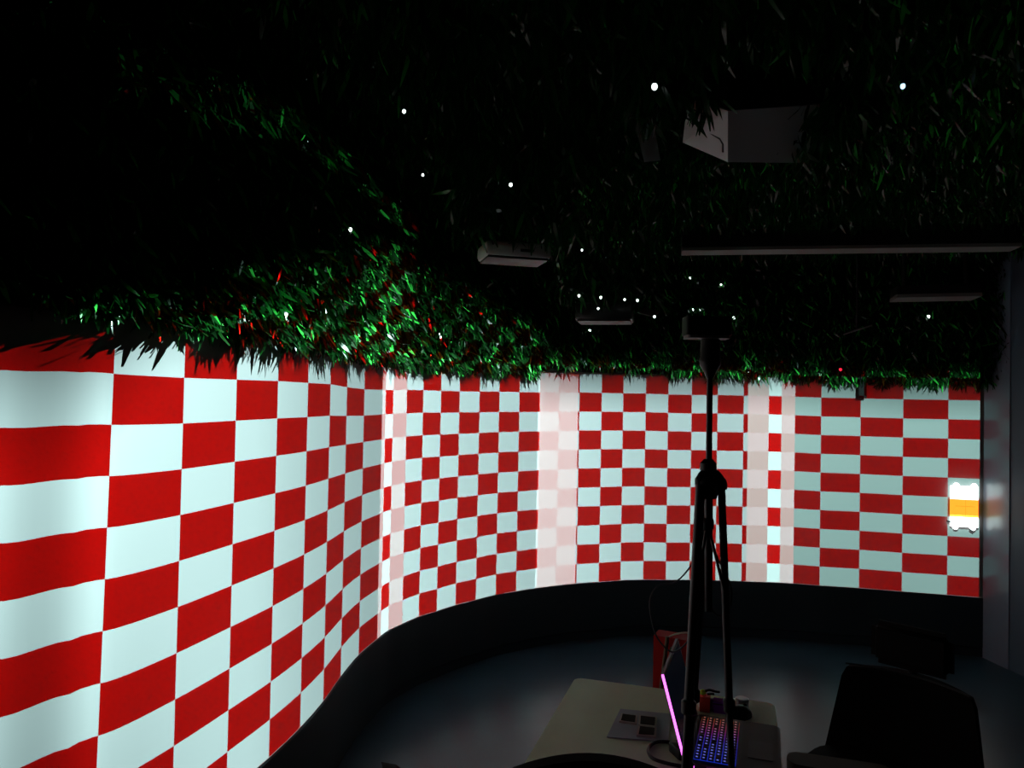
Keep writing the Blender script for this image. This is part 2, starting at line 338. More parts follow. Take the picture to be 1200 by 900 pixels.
def walldist_mask(x, y, dmin):         # keep what lies on the room side of the wall
    pts = np.stack([x, y], 1); keep = np.zeros(len(x), bool)
    for a in range(0, len(x), 4000):
        q = pts[a:a+4000]; dd = ((q[:, None]-WP[None, ::4])**2).sum(2); i = dd.argmin(1)*4
        keep[a:a+4000] = ((q-WP[i])*WN[i]).sum(1) > dmin
    return keep
CLUMPS = []; BODIES = []                            # boxes on the ceiling kept free of leaves: x0, x1, y0, y1
def ceiling_leaves():
    n = 100000
    y = .15+(5.05-.15)*rng.random(n)**.85; x = rng.uniform(-1.9, 3.2, n)
    ok = (np.abs(x-.05*y) < .85*y+.45) & walldist_mask(x, y, .03) & (x < 3.0+.113*(4.715-y)-.03)
    x, y = x[ok], y[ok]
    z = CEIL-rng.random(len(x))**1.3*.055
    for x0, x1, y0, y1 in BODIES: z = np.where((x > x0) & (x < x1) & (y > y0) & (y < y1), CEIL+.02, z)
    d = rng.normal(size=(len(x), 3))*.55; d[:, 2] = -np.abs(rng.normal(1.0, .35, len(x)))
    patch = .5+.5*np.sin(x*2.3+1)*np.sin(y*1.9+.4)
    for cx0, cx1, cy0, cy1, cz0, cz1, num in CLUMPS:
        x = np.append(x, rng.uniform(cx0, cx1, num)); y = np.append(y, rng.uniform(cy0, cy1, num)); z = np.append(z, rng.uniform(cz0, cz1, num))
        dd = rng.normal(size=(num, 3))*.5; dd[:, 2] = -np.abs(rng.normal(1, .3, num)); d = np.concatenate([d, dd]); patch = np.append(patch, np.full(num, .3))
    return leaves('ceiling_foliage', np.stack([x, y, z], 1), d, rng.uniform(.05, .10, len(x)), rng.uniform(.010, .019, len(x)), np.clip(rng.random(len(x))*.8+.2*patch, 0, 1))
def valance_leaves():
    n = 62000; s = rng.uniform(0, ARC[-1], n)
    px = np.interp(s, ARC, PXD)
    keep = rng.random(n) < np.interp(px, [-500, -60, 60, 250, 1200], [.2, .3, .55, 1, 1]); s, px = s[keep], px[keep]; n = len(s)
    wx = np.interp(s, ARC, WP[:, 0]); wy = np.interp(s, ARC, WP[:, 1]); nx = np.interp(s, ARC, WN[:, 0]); ny = np.interp(s, ARC, WN[:, 1])
    low = np.interp(px, [-500, 0, 120, 300, 440, 480, 600, 626, 634, 690, 770, 800, 870, 905, 940, 1000, 1040, 1150], [1.83, 1.80, 1.785, 1.785, 1.79, 1.775, 1.77, 1.775, 1.835, 1.835, 1.825, 1.80, 1.79, 1.80, 1.775, 1.76, 1.76, 1.76])
    tuft = .012*np.sin(s*23)+.012*np.sin(s*41+1)
    z = low+tuft+(CEIL-.02-low)*rng.random(n)**1.25
    off = (.03+.13*rng.random(n)**1.4)*np.clip(.40+(z-1.75)*3, .30, 1)
    off = np.minimum(off, np.interp(px, [200, 420], [.035, .2])+np.maximum(z-1.85, 0)*.35)
    d = rng.normal(size=(n, 3))*.55; d[:, 2] = -np.abs(rng.normal(1.0, .3, n)); d[:, 0] += nx*.45; d[:, 1] += ny*.45
    ln = rng.uniform(.04, .085, n)*np.interp(px, [0, 250], [.75, 1])
    z = np.maximum(z, low+tuft)
    tint = np.clip(rng.random(n), 0, 1)
    return leaves('valance_foliage', np.stack([wx+nx*off, wy+ny*off, z], 1), d, ln, rng.uniform(.008, .016, n), tint)

# ------------------------------------------------------------------ devices on the ceiling
def ceil_z(): return CEIL
# white projector near the middle right
D0 = 2.30
t = thing('projector', 'large white projector hanging from the leafy ceiling, upper right', 'projector', P(853, 160, D0))
o0 = t.location
def rel(x, y, D): return P(x, y, D)-o0
b_ = [rel(800, 167, D0+.17), rel(853, 190, D0+.02), rel(942, 191, D0+.20), rel(895, 178, D0+.36)]
t_ = [rel(806, 115, D0+.02), rel(853, 130, D0-.16), rel(968, 122, D0+.02), rel(918, 108, D0+.30)]
bm = new(); hexa(bm, b_+t_); obj('body', bm, M_white, t, smooth=True, bevel=.006)
bm = new(); hexa(bm, [p+Vector((0, 0, .004)) for p in t_]+[p+Vector((.0, 0, CEIL-o0.z-p.z)) for p in t_]); obj('mounting_plate', bm, M_black, t, smooth=False)
# moulded groove and cover of the left face, lying on that face
def onface(u, v, d=.0015):
    p = (b_[0]*(1-u)+b_[1]*u)*(1-v)+(t_[0]*(1-u)+t_[1]*u)*v
    nrm = (b_[1]-b_[0]).cross(t_[0]-b_[0]).normalized()
    if nrm.y > 0: nrm = -nrm
    return p+nrm*d
bm = new(); tube(bm, [onface(u, v) for u, v in ((.02, .58), (.3, .54), (.6, .47), (.84, .42), (.90, .34), (.90, .18))], .0035, 8); obj('groove', bm, M_black, t)
bm = new()
q = [(.05, .70), (.44, .66), (.44, .95), (.05, .97)]
v = [bm.verts.new(onface(u, w_, .001)) for u, w_ in q]+[bm.verts.new(onface(u, w_, .006)) for u, w_ in q]
for f in ((3, 2, 1, 0), (4, 5, 6, 7), (0, 1, 5, 4), (1, 2, 6, 5), (2, 3, 7, 6), (3, 0, 4, 7)): bm.faces.new([v[i] for i in f])
obj('cover', bm, M_pale, t, smooth=False)
bm = new(); c = (b_[3]+b_[2]+t_[3]+t_[2])/4; dirn = (c-(b_[0]+b_[1]+t_[0]+t_[1])/4).normalized()
tube(bm, [c-dirn*.02, c+dirn*.03], [.05, .045], 20); obj('lens', bm, M_disp, t)
# pale plate half covered by leaves to its left
t2 = thing('mounting_bracket', 'pale metal bracket between leaves left of the large white projector', 'bracket', P(760, 160, D0+.02))
o1 = t2.location; e = lambda x, y, D: P(x, y, D)-o1
bm = new(); hexa(bm, [e(755, 190, D0), e(774, 188, D0+.01), e(774, 188, D0+.03), e(755, 190, D0+.03), e(742, 138, D0), e(764, 135, D0+.01), e(764, 135, D0+.03), e(742, 138, D0+.03)]); obj('plate', bm, M_white, t2, smooth=False, bevel=.002)
bm = new(); tube(bm, [e(752, 140, D0+.02), Vector((e(752, 140, D0+.02).x, e(752, 140, D0+.02).y, CEIL-o1.z))], .008, 8); obj('rod', bm, M_black, t2)

def small_projector(name, label, x0, x1, y0, y1, D, m, yaw, depth=.2, lens=True):
    a = P(x0, y1, D); b = P(x1, y0, D); wdt = b.x-a.x; hgt = b.z-a.z
    t = thing(name, label, 'projector', ((a.x+b.x)/2, D+depth/2, a.z), yaw)
    bm = new(); box(bm, (0, 0, hgt/2), (wdt, depth, hgt)); obj('body', bm, m, t, bevel=min(.012, hgt*.3))
    bm = new(); box(bm, (0, 0, .004-.004), (wdt*.92, depth*.92, .012)); obj('base_plate', bm, M_black, t, bevel=.002)
    bm = new(); box(bm, (0, 0, hgt+.006), (wdt*.45, depth*.5, .012)); tube(bm, [(0, 0, hgt), (0, 0, CEIL-a.z)], .014, 10); obj('ceiling_mount', bm, M_black, t)
    bm = new(); box(bm, (wdt*.12, -depth/2-.0005, hgt*.45), (wdt*.2, .003, hgt*.2)); obj('vent', bm, M_black, t, smooth=False)
    if lens:
        bm = new(); tube(bm, [(0, depth/2-.01, hgt*.5), (0, depth/2+.018, hgt*.5)], [hgt*.42, hgt*.36], 16); obj('lens', bm, M_disp, t)
    CLUMPS.append((a.x-.1, b.x+.1, D-.12, D+.03, b.z+.03, b.z+.16, 260)); CLUMPS.append((a.x-.12, b.x+.12, D-.10, D+.12, b.z+.1, CEIL-.03, 420))
    return t
small_projector('projector', 'small pale projector half hidden in leaves at the ceiling middle', 562, 642, 284, 300, 2.66, M_white, .25, .16)
small_projector('projector', 'small dark projector in the leaves below a row of white lights', 678, 746, 355, 374, 3.62, M_blkmetal, -.2, .2)
t3 = thing('mounting_plate', 'thin dark plate tilted beside the small dark projector', 'plate', P(752, 369, 3.6), 0)
o2 = t3.location; e = lambda x, y, D: P(x, y, D)-o2
bm = new(); hexa(bm, [e(747, 367, 3.60), e(766, 372, 3.60), e(773, 366, 3.75), e(755, 362, 3.75), e(747, 366, 3.60), e(766, 371, 3.60), e(773, 365, 3.75), e(755, 361, 3.75)]); obj('panel', bm, M_pale, t3, smooth=False)
bm = new(); tube(bm, [e(759, 366, 3.67), Vector((e(759, 366, 3.67).x, e(759, 366, 3.67).y, CEIL-o2.z))], .007, 8); obj('rod', bm, M_black, t3)

def ceiling_case(name, label, pl, pr, Dl, Dr, drop, lip, depth, cat='case'):
    a = P(pl[0], pl[1], Dl); b = P(pr[0], pr[1], Dr); d = b-a; L = d.length; yaw = math.atan2(d.y, d.x)
    t = thing(name, label, cat, a, yaw); z1 = (b.z-a.z)
    top = drop
    bm = new(); hexa(bm, [(0, 0, lip), (L, 0, lip+z1), (L, depth, lip+z1), (0, depth, lip), (0, 0, top), (L, 0, top+z1), (L, depth, top+z1), (0, depth, top)]); obj('body', bm, M_black, t, smooth=False, bevel=.003)
    bm = new(); hexa(bm, [(-.004, -.006, 0), (L+.004, -.006, z1), (L+.004, depth+.002, z1), (-.004, depth+.002, 0), (-.004, -.006, lip), (L+.004, -.006, lip+z1), (L+.004, depth+.002, lip+z1), (-.004, depth+.002, lip)]); obj('edge_strip', bm, M_pale, t, smooth=False, bevel=.0015)
    for s in (.12, .88): bm = new(); tube(bm, [(L*s, depth/2, top-.005+z1*s), (L*s, depth/2, CEIL-a.z)], .012, 8); obj('hanger', bm, M_black, t)
    bm = new(); box(bm, (-.002, depth/2, (top+lip)/2), (.006, depth*.9, (top-lip)*.9)); obj('end_cap', bm, M_blkmetal, t, smooth=False)
    return t
ceiling_case('roller_screen_case', 'long black roller screen case with pale bottom edge below the ceiling', (800, 294), (1196, 289), 4.05, 3.72, .135, .018, .13)
ceiling_case('air_conditioner', 'black ceiling box with pale front edge beside the grey wall, under a red light', (1052, 349), (1150, 347), 4.3, 4.18, .07, .02, .2, 'air conditioner')
t4 = thing('ceiling_flap', 'small pale flap hanging askew in the dark leaves, right of the tripod', 'flap', P(1000, 388, 4.3))
o3 = t4.location; e = lambda x, y, D: P(x, y, D)-o3
bm = new(); hexa(bm, [e(988, 393, 4.3), e(1008, 386, 4.3), e(1022, 382, 4.42), e(1004, 387, 4.42), e(988, 391.5, 4.3), e(1008, 384.5, 4.3), e(1022, 380.5, 4.42), e(1004, 385.5, 4.42)]); obj('panel', bm, M_pale, t4, smooth=False)
bm = new(); q = e(1004, 386, 4.36); tube(bm, [q, Vector((q.x, q.y, CEIL-o3.z))], .007, 8); obj('rod', bm, M_black, t4)
# little black bracket below the leaf fringe
kb = kpx(1009); wp = spl(kb); i = int(np.searchsorted(KD, kb)); nb = WN[i]
t5 = thing('bracket', 'small black bracket hanging below the leaf fringe, right of the tripod', 'bracket', (wp[0]+nb[0]*.05, wp[1]+nb[1]*.05, 1.628), math.atan2(TG[i, 1], TG[i, 0]))
bm = new(); box(bm, (0, 0, .065), (.048, .03, .13)); obj('body', bm, M_rubber, t5, bevel=.003)
bm = new(); box(bm, (0, .0, .16), (.06, .06, .08)); obj('clamp', bm, M_blkmetal, t5, bevel=.004)

# ------------------------------------------------------------------ little lights among the leaves
def hit_leaf(x, y):
    r = ray(x, y); p = None
    for s in np.linspace(.8, 7, 1600):
        q = Vector((r.x*s, r.y*s, CZ+r.z*s))
        if q.z > CEIL-.15: return q
        dd = ((WP[::3]-np.array([q.x, q.y]))**2).sum(1); j = int(dd.argmin())*3
        if float(((np.array([q.x, q.y])-WP[j])*WN[j]).sum()) < .15: return q
    return q
def led(x, y, r, m, label, group='fairy lights among the leaves'):
    p = hit_leaf(x, y)
    if 670 < x < 770 and 340 < y < 380: p = P(x, y, 3.47); r *= .75      # in the clump of leaves round the dark projector
    if 590 < x < 605: p = P(x, y, 2.52)                                  # in the clump round the pale projector
    t = thing('fairy_light', label, 'light', p, 0, group)
    bm = new(); bmesh.ops.create_icosphere(bm, subdivisions=2, radius=r); bmesh.ops.scale(bm, vec=(1, 1, 1.25), verts=bm.verts); obj('bulb', bm, m, t)
    bm = new(); tube(bm, [(0, 0, r*.9), (0, 0, r*2.2), (.004, .004, r*2.2+.03)], [r*.8, r*.7, r*.25], 8); obj('socket', bm, M_black, t)
led(767, 101.5, .0082, M_led, 'biggest white fairy light, left above the large white projector')
led(1058, 101, .0065, M_ledb, 'bluish fairy light right of the large white projector')
led(1076, 340, .007, M_ledr, 'red fairy light above the black ceiling box near the grey wall')
led(985, 433, .009, M_ledr, 'red fairy light low in the leaf fringe right of the tripod')
led(1088, 371, .009, M_led, 'white fairy light below the black ceiling box near the grey wall')
for x, y, r, lab in (
    (473.5, 130.5, .0055, 'topmost white fairy light above the glittering left fringe, in dark leaves'),
    (495.5, 205, .005, 'smallest white fairy light, in dark leaves left above the small pale projector'),
    (598.5, 216.5, .006, 'white fairy light in dark leaves straight above the small pale projector'),
    (410.5, 269, .007, 'white fairy light at the upper rim of the glittering left fringe'),
    (682, 293, .006, 'white fairy light high above the small dark projector, right of the small pale one'),
    (678.5, 346.5, .008, 'first from the left in the row of four white fairy lights over the dark projector'),
    (704, 348.5, .008, 'second from the left in the row of four white fairy lights over the dark projector'),
    (732, 351, .007, 'third from the left in the row of four white fairy lights over the dark projector'),
    (747, 352, .008, 'fourth from the left in the row of four white fairy lights over the dark projector'),
    (701, 361.5, .007, 'white fairy light right against the body of the small dark projector'),
    (767, 371, .008, 'white fairy light midway between the small dark projector and the tripod top'),
    (691, 387.5, .008, 'white fairy light below the small dark projector'),
    (809, 325.5, .007, 'upper left one of two white fairy lights high above the sensor bar'),
    (845, 333.5, .006, 'lower right one of two white fairy lights high above the sensor bar'),
    (811.5, 363, .008, 'left one of the close pair of white fairy lights just above the sensor bar'),
    (820, 362.5, .008, 'right one of the close pair of white fairy lights just above the sensor bar'),
    (860, 372.5, .009, 'white fairy light just right of the sensor bar on the tripod')):
    led(x, y, r, M_led, lab, 'fairy lights among the leaves')

# ------------------------------------------------------------------ wall plate beside the grey wall, projector light painted on as glow
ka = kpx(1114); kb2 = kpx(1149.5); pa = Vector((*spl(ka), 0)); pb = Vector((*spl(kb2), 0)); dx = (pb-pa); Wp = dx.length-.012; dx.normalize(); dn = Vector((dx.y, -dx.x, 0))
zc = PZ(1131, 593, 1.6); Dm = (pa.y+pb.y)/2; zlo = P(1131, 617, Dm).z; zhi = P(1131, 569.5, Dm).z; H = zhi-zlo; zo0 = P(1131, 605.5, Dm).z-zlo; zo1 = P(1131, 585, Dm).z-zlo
t6 = thing('glow_plate', 'white wall plate with projector light painted on as white and orange glow, beside the grey wall', 'wall plate')
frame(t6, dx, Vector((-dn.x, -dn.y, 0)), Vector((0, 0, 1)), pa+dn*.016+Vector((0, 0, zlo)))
bm = new(); box(bm, (Wp/2, .002, H*.15), (Wp, .012, 0.0001+zo0), mi=0); obj('lower_white', bm, M_glow_white, t6, smooth=False) if False else bm.free()
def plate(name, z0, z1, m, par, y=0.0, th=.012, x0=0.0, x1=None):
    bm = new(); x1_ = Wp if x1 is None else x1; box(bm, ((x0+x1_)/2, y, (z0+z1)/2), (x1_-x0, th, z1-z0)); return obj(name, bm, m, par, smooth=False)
plate('white_field', 0, zo0, M_glow_white, t6); plate('white_field', zo1, H, M_glow_white, t6)
pn = plate('orange_field', zo0, zo1, M_glow_orange, t6)
plate('cross_line', zo0+(zo1-zo0)*.60, zo0+(zo1-zo0)*.63, M_glow_line, pn, -.0065, .001, Wp*.18, Wp*.88)
plate('cross_line', zo0+.002, zo1-.002, M_glow_line, pn, -.0065, .001, Wp*.535, Wp*.55)
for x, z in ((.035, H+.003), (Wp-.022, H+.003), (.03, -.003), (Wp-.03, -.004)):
    bm = new(); tube(bm, [(x, -.005, z), (x, .006, z)], .017, 16); obj('corner_glow', bm, M_glow_white, t6)
for x, z, a in ((-.008, .03, .2), (Wp-.04, -.018, .6)):
    bm = new(); box(bm, (x, -.002, z), (.022, .01, .008), rot=RY(a)); obj('corner_shadow', bm, M_corner_shadow, t6)  # dark bars added as the plate's shadow at its lower corners

# ------------------------------------------------------------------ table
TZ = .75
E1 = Vector((.956, -.293, 0)); E2 = Vector((-.293, -.956, 0)); TC = Vector((.207, 2.24, 0)); TW = .565; TL = .87
tb = thing('table', 'narrow beige table under the tripod and the laptop', 'table')
frame(tb, E1, -E2, Vector((0, 0, 1)), TC+E1*TW/2+E2*TL/2)
bm = new(); slab(bm, rrect(TW, TL, .025), TZ-.028, TZ); obj('tabletop', bm, M_table, tb, bevel=.003)
bm = new()
for s in (-1, 1): box(bm, (s*(TW/2-.05), 0, TZ-.05), (.025, TL-.14, .044))
for s in (-1, 1): box(bm, (0, s*(TL/2-.06), TZ-.05), (TW-.1, .025, .044))
obj('apron', bm, M_leg, tb, smooth=False)
for sx in (-1, 1):
    for sy in (-1, 1):
        bm = new(); tube(bm, [(sx*(TW/2-.05), sy*(TL/2-.06), .02), (sx*(TW/2-.05), sy*(TL/2-.06), TZ-.03)], .017, 12); lg = obj('leg', bm, M_leg, tb)
        bm = new(); lathe(bm, [(.02, 0), (.021, .02), (.017, .024)], (sx*(TW/2-.05), sy*(TL/2-.06), 0), 12); obj('foot_cap', bm, M_rubber, lg)

# ------------------------------------------------------------------ laptop
L1 = Vector((.944, -.33, 0)); L2 = Vector((-.33, -.944, 0)); LO = Vector((.478, 1.95, TZ))+L1*.02; LW = .205; LL = .275; LT = .02
lp = thing('laptop', 'open laptop with glowing keys and magenta edge light, on the beige table', 'laptop')
frame(lp, L1, -L2, Vector((0, 0, 1)), LO+L2*LL+Vector((0, 0, .003)))       # x from hinge to user, y away from the camera
bm = new(); slab(bm, [(x+LW/2, y+LL/2) for x, y in rrect(LW, LL, .018)], 0, LT); obj('base', bm, M_lapt, lp, bevel=.002)
bm = new(); slab(bm, [(x+.158, y+LL/2) for x, y in rrect(.082, LL-.012, .012)], LT, LT+.0015); pr = obj('palm_rest', bm, M_palm, lp)
bm = new(); slab(bm, [(x+.16, y+LL*.42) for x, y in rrect(.055, .09, .004)], LT+.0015, LT+.0025); obj('touchpad', bm, M_lapt, pr)
KX0, KX1, KY0, KY1 = .016, .108, .02, LL-.018
COLS = []
for k in range(16):
    f = k/15
    c = np.array([np.interp(f, [0, .45, .62, .78, 1], v) for v in ([.02, .05, .45, .75, .85], [.06, .05, .02, .05, .16], [1.0, .95, .65, .22, .03])])
    COLS.append((mat('key glow %d' % k, tuple(np.clip(c, 0, 1)*.5), .5, emit=tuple(np.clip(c, 0, 1)), es=.30-.16*f), mat('key legend %d' % k, (.5, .5, .5), .5, emit=tuple(np.clip(c*.8+.15, 0, 1)), es=.55-.2*f)))
bm = new()
for k in range(16):
    y0 = KY0+(KY1-KY0)*k/16; y1 = KY0+(KY1-KY0)*(k+1)/16; box(bm, ((KX0+KX1)/2, (y0+y1)/2, LT+.0006), (KX1-KX0, y1-y0, .0012), mi=2*k)
for r in range(6):
    for k in range(16):
        cx = KX0+(KX1-KX0)*(r+.5)/6; cy = KY0+(KY1-KY0)*(k+.5)/16
        box(bm, (cx, cy, LT+.0024), (.0128, (KY1-KY0)/16*.84, .0028), mi=32)
        if rng.random() < .9: box(bm, (cx-.001, cy, LT+.0040), (.0045, .0042, .0005), mi=2*k+1)
obj('keyboard', bm, [x for p in COLS for x in p]+[M_black], lp, smooth=False)
# lid: leans back over the hinge side
bl = Vector((.002, 0, LT)); lidv = Vector((-.052, 0, .187)).normalized(); LH = .196
bm = new(); n_ = Vector((lidv.z, 0, -lidv.x)); th = .007
pts = lambda y0, y1, h0, h1, d0, d1: [bl+lidv*h0+n_*d0+Vector((0, y0, 0)), bl+lidv*h0+n_*d0+Vector((0, y1, 0)), bl+lidv*h0+n_*d1+Vector((0, y1, 0)), bl+lidv*h0+n_*d1+Vector((0, y0, 0)), bl+lidv*h1+n_*d0+Vector((0, y0, 0)), bl+lidv*h1+n_*d0+Vector((0, y1, 0)), bl+lidv*h1+n_*d1+Vector((0, y1, 0)), bl+lidv*h1+n_*d1+Vector((0, y0, 0))]
hexa(bm, pts(.004, LL, .0, LH, -th, 0)); ld = obj('lid', bm, M_lapt, lp, smooth=False, bevel=.0015)
bm = new(); hexa(bm, pts(.012, LL-.008, .016, LH-.008, 0, .0008)); obj('screen', bm, M_disp, ld, smooth=False)
bm = new(); hexa(bm, pts(-.0005, .0036, .012, LH-.001, -.0058, -.0008)); obj('light_strip', bm, M_pink, ld, smooth=False)
bm = new(); tube(bm, [(.004, .03, LT+.001), (.004, LL-.03, LT+.001)], .006, 10); obj('hinge', bm, M_black, lp)
for x0, x1 in ((.010, .020), (.048, .092)):
    bm = new(); box(bm, ((x0+x1)/2, -.001, .012), (x1-x0, .003, .005)); obj('light_strip', bm, M_pink, lp, smooth=False)

# ------------------------------------------------------------------ tripod standing on the table, with its sensor bar
def TP(x, y, D): return P(x, y, D)
tc = P(829, 560, 1.50); tr = thing('tripod', 'black tripod standing on the beige table in front of the checkered wall', 'tripod', (tc.x, tc.y, TZ))
o4 = Vector(tr.location); q = lambda x, y, D: P(x, y, D)-o4
up_ = lambda y: P(829, y, 1.50).z-TZ
bm = new(); tube(bm, [q(832, 432, 1.5), q(830.5, 560, 1.5)], .0062, 14); obj('pole', bm, M_blkmetal, tr)
bm = new(); cy_ = up_(560); a = q(830, 545, 1.5); lathe(bm, [(.013, -.012), (.0165, -.01), (.0165, .004), (.013, .007), (.009, .012)], a, 18); obj('collar', bm, M_black, tr)
bm = new(); a = q(829, 571, 1.5); lathe(bm, [(.018, -.022), (.021, -.012), (.021, .012), (.014, .022)], a, 18)
for (x, y) in ((821, 562), (845, 565), (832, 563)):
    e_ = q(x, y+8, 1.5+(-.0 if x != 832 else .012)); tube(bm, smoothline([q(830, 558, 1.5), q((830+x)/2, 555.5, 1.5), q(x, y, 1.5), e_], 5), [.010]*10+[.0115]*6, 12)
obj('crown', bm, M_black, tr)
legs = [((821, 568, 1.49), (806, 0, 1.40, .3325)), ((828.5, 572, 1.52), (0, 0, 1.49, .3595)), ((845.5, 572, 1.50), (0, 0, 1.42, .437))]
for i, (tp, ft) in enumerate(legs):
    a = q(*tp); b = Vector((ft[3]-o4.x, ft[2]-o4.y, .012)); m1 = a.lerp(b, .64); m2 = a.lerp(b, .86)
    rr = (.0098, .0078, .0062) if i < 2 else (.0078, .0066, .0052)
    bm = new(); tube(bm, [a, m1], rr[0], 12); tube(bm, [m1, m2], rr[1], 12); tube(bm, [m2, b], rr[2], 12); lg = obj('leg', bm, M_blkmetal, tr)
    for mm, r_ in ((m1, rr[0]), (m2, rr[1])):
        dd = (b-a).normalized(); bm = new(); tube(bm, [mm-dd*.014, mm-dd*.010, mm+dd*.010, mm+dd*.014], [r_*1.05, r_*1.5, r_*1.5, r_*1.05], 12); obj('leg_lock', bm, M_black, lg)
    bm = new(); bmesh.ops.create_icosphere(bm, subdivisions=2, radius=.012, matrix=Matrix.Translation(b)); obj('foot', bm, M_rubber, lg)
bm = new(); tube(bm, [q(830.5, 575, 1.5), q(830, 716, 1.5)], .0085, 12); obj('center_column', bm, M_blkmetal, tr)
bm = new(); tube(bm, [q(829, 612, 1.5), q(848.5, 692, 1.465)], .0032, 8); tube(bm, [q(829, 612, 1.5), q(815, 700, 1.46)], .0032, 8); obj('brace', bm, M_blkmetal, tr)
bm = new(); a = q(829, 614, 1.5); lathe(bm, [(.010, -.012), (.013, -.008), (.013, .008), (.010, .012)], a, 14); obj('brace_hub', bm, M_black, tr)
bm = new(); a = q(832, 441, 1.5); lathe(bm, [(.007, -.004), (.012, .008), (.0205, .022), (.0215, .034), (.0195, .040), (.0195, .074), (.012, .078), (.012, .082)], a, 20); obj('ball_head', bm, M_black, tr)
bm = new(); tube(bm, [q(838, 415, 1.5), q(848, 414, 1.5)], [.004, .006], 10); obj('knob', bm, M_black, tr)
a = q(828, 397, 1.5)+o4
sb = thing('depth_camera', 'small black sensor bar with pale lower edge on top of the tripod', 'camera', a)
wd = P(855, 397, 1.5).x-P(802, 397, 1.5).x; hh = P(828, 372, 1.5).z-a.z
bm = new(); slab(bm, rrect(wd, .05, .008), .006, hh); obj('housing', bm, M_black, sb, bevel=.002)
bm = new(); slab(bm, rrect(wd*.93, .052, .008), -.0005, .006); obj('edge_strip', bm, M_pale, sb)
for s in (-.3, .3):
    bm = new(); tube(bm, [(wd*s, .024, hh*.55), (wd*s, .029, hh*.55)], .009, 14); obj('lens', bm, M_disp, sb)
# cable looping beside the tripod
def cable(name, label, pts, r, m, cat='cable'):
    bm = new(); tube(bm, smoothline(pts, 8), r, 8); return tag(obj(name, bm, m), label, cat)
cable('cable', 'thin black cable loop hanging left of the tripod before the black base', [P(824, 640, 1.51), P(806, 668, 1.54), P(790, 683, 1.56), P(772, 686, 1.57), P(762, 702, 1.57), P(764, 728, 1.56), P(772, 750, 1.55), P(790, 764, 1.53), P(812, 742, 1.51), P(822, 700, 1.505)], .0018, mat('cable grey', (.02, .02, .022), .5), 'cable')
cable('cable', 'thin black cable hanging from the tripod down its right side', [P(836, 640, 1.49), P(847, 668, 1.48), P(856, 684, 1.47), P(858, 700, 1.47), P(853, 716, 1.475), P(842, 722, 1.485), P(834, 712, 1.495)], .0016, M_black, 'cable')

# ------------------------------------------------------------------ small things on the table
def onT(x, y, dz=0.0): return PZ(x, y, TZ+dz)
pw = [onT(727, 832), onT(786, 838), onT(783, 871), onT(711, 865)]
bm = new(); v = [bm.verts.new(p+Vector((0, 0, .0015))) for p in pw]+[bm.verts.new(p+Vector((0, 0, .0035))) for p in pw]
for f in ((3, 2, 1, 0), (4, 5, 6, 7), (0, 1, 5, 4), (1, 2, 6, 5), (2, 3, 7, 6), (3, 0, 4, 7)): bm.faces.new([v[i] for i in f])
tag(obj('paper_sheet', bm, M_paper, smooth=False), 'grey sheet of paper lying on the beige table, under three cards', 'paper')
cards = [((728, 837), (747, 839.5), (746, 849), (725.5, 846), 'dark card with pale edge, upper left of three on the grey paper'),
         ((749, 839), (770, 841.5), (769, 853), (748, 850.5), 'dark card with pale edge, far right of three on the grey paper'),
         ((748, 851.5), (769.5, 854), (768.5, 864), (746, 862.5), 'dark card with pale edge, nearest of three on the grey paper')]
for a, b, c, d, lab in cards:
    pts4 = [onT(*p, .006) for p in (a, b, c, d)]; ctr = sum(pts4, Vector())/4
    t = thing('card', lab, 'card', (ctr.x, ctr.y, TZ+.0038))
    R4 = [Vector((p.x-ctr.x, p.y-ctr.y, 0)) for p in pts4]
    def prism(z0, z1, s, m, nm, par):
        bm = new(); v = [bm.verts.new((p.x*s, p.y*s, z0)) for p in R4]+[bm.verts.new((p.x*s, p.y*s, z1)) for p in R4]
        for f in ((3, 2, 1, 0), (4, 5, 6, 7), (0, 1, 5, 4), (1, 2, 6, 5), (2, 3, 7, 6), (3, 0, 4, 7)): bm.faces.new([v[i] for i in f])
        return obj(nm, bm, m, par, smooth=False)
    prism(0, .005, 1.0, M_cardb, 'border', t); prism(.005, .0065, .80, M_card, 'face', t)
cable('cable', 'black cable curled on the beige table, left of the laptop', [onT(806, 873, .005), onT(785, 869.5, .005), onT(768, 870, .005), onT(760, 878, .005), onT(764, 888, .005), onT(780, 894, .005), onT(800, 898, .005)], .0042, M_black)
t = thing('power_adapter', 'black power adapter beside the left edge of the laptop', 'adapter', onT(796, 886), .3)
bm = new(); box(bm, (0, 0, .014), (.03, .05, .026)); obj('body', bm, M_black, t, bevel=.004)
bm = new(); tube(bm, [(-.004, .024, .013), (-.004, .038, .012)], .004, 8); obj('plug', bm, M_rubber, t)
bm = new(); a = onT(713.5, 889, .005); b = onT(721, 912, .005); tube(bm, [a, a.lerp(b, .12), a.lerp(b, .16), b], [.0012, .0042, .0052, .0052], 12)
tag(obj('pen', bm, M_penw), 'white pen with pointed tip on the beige table, near its left', 'pen')
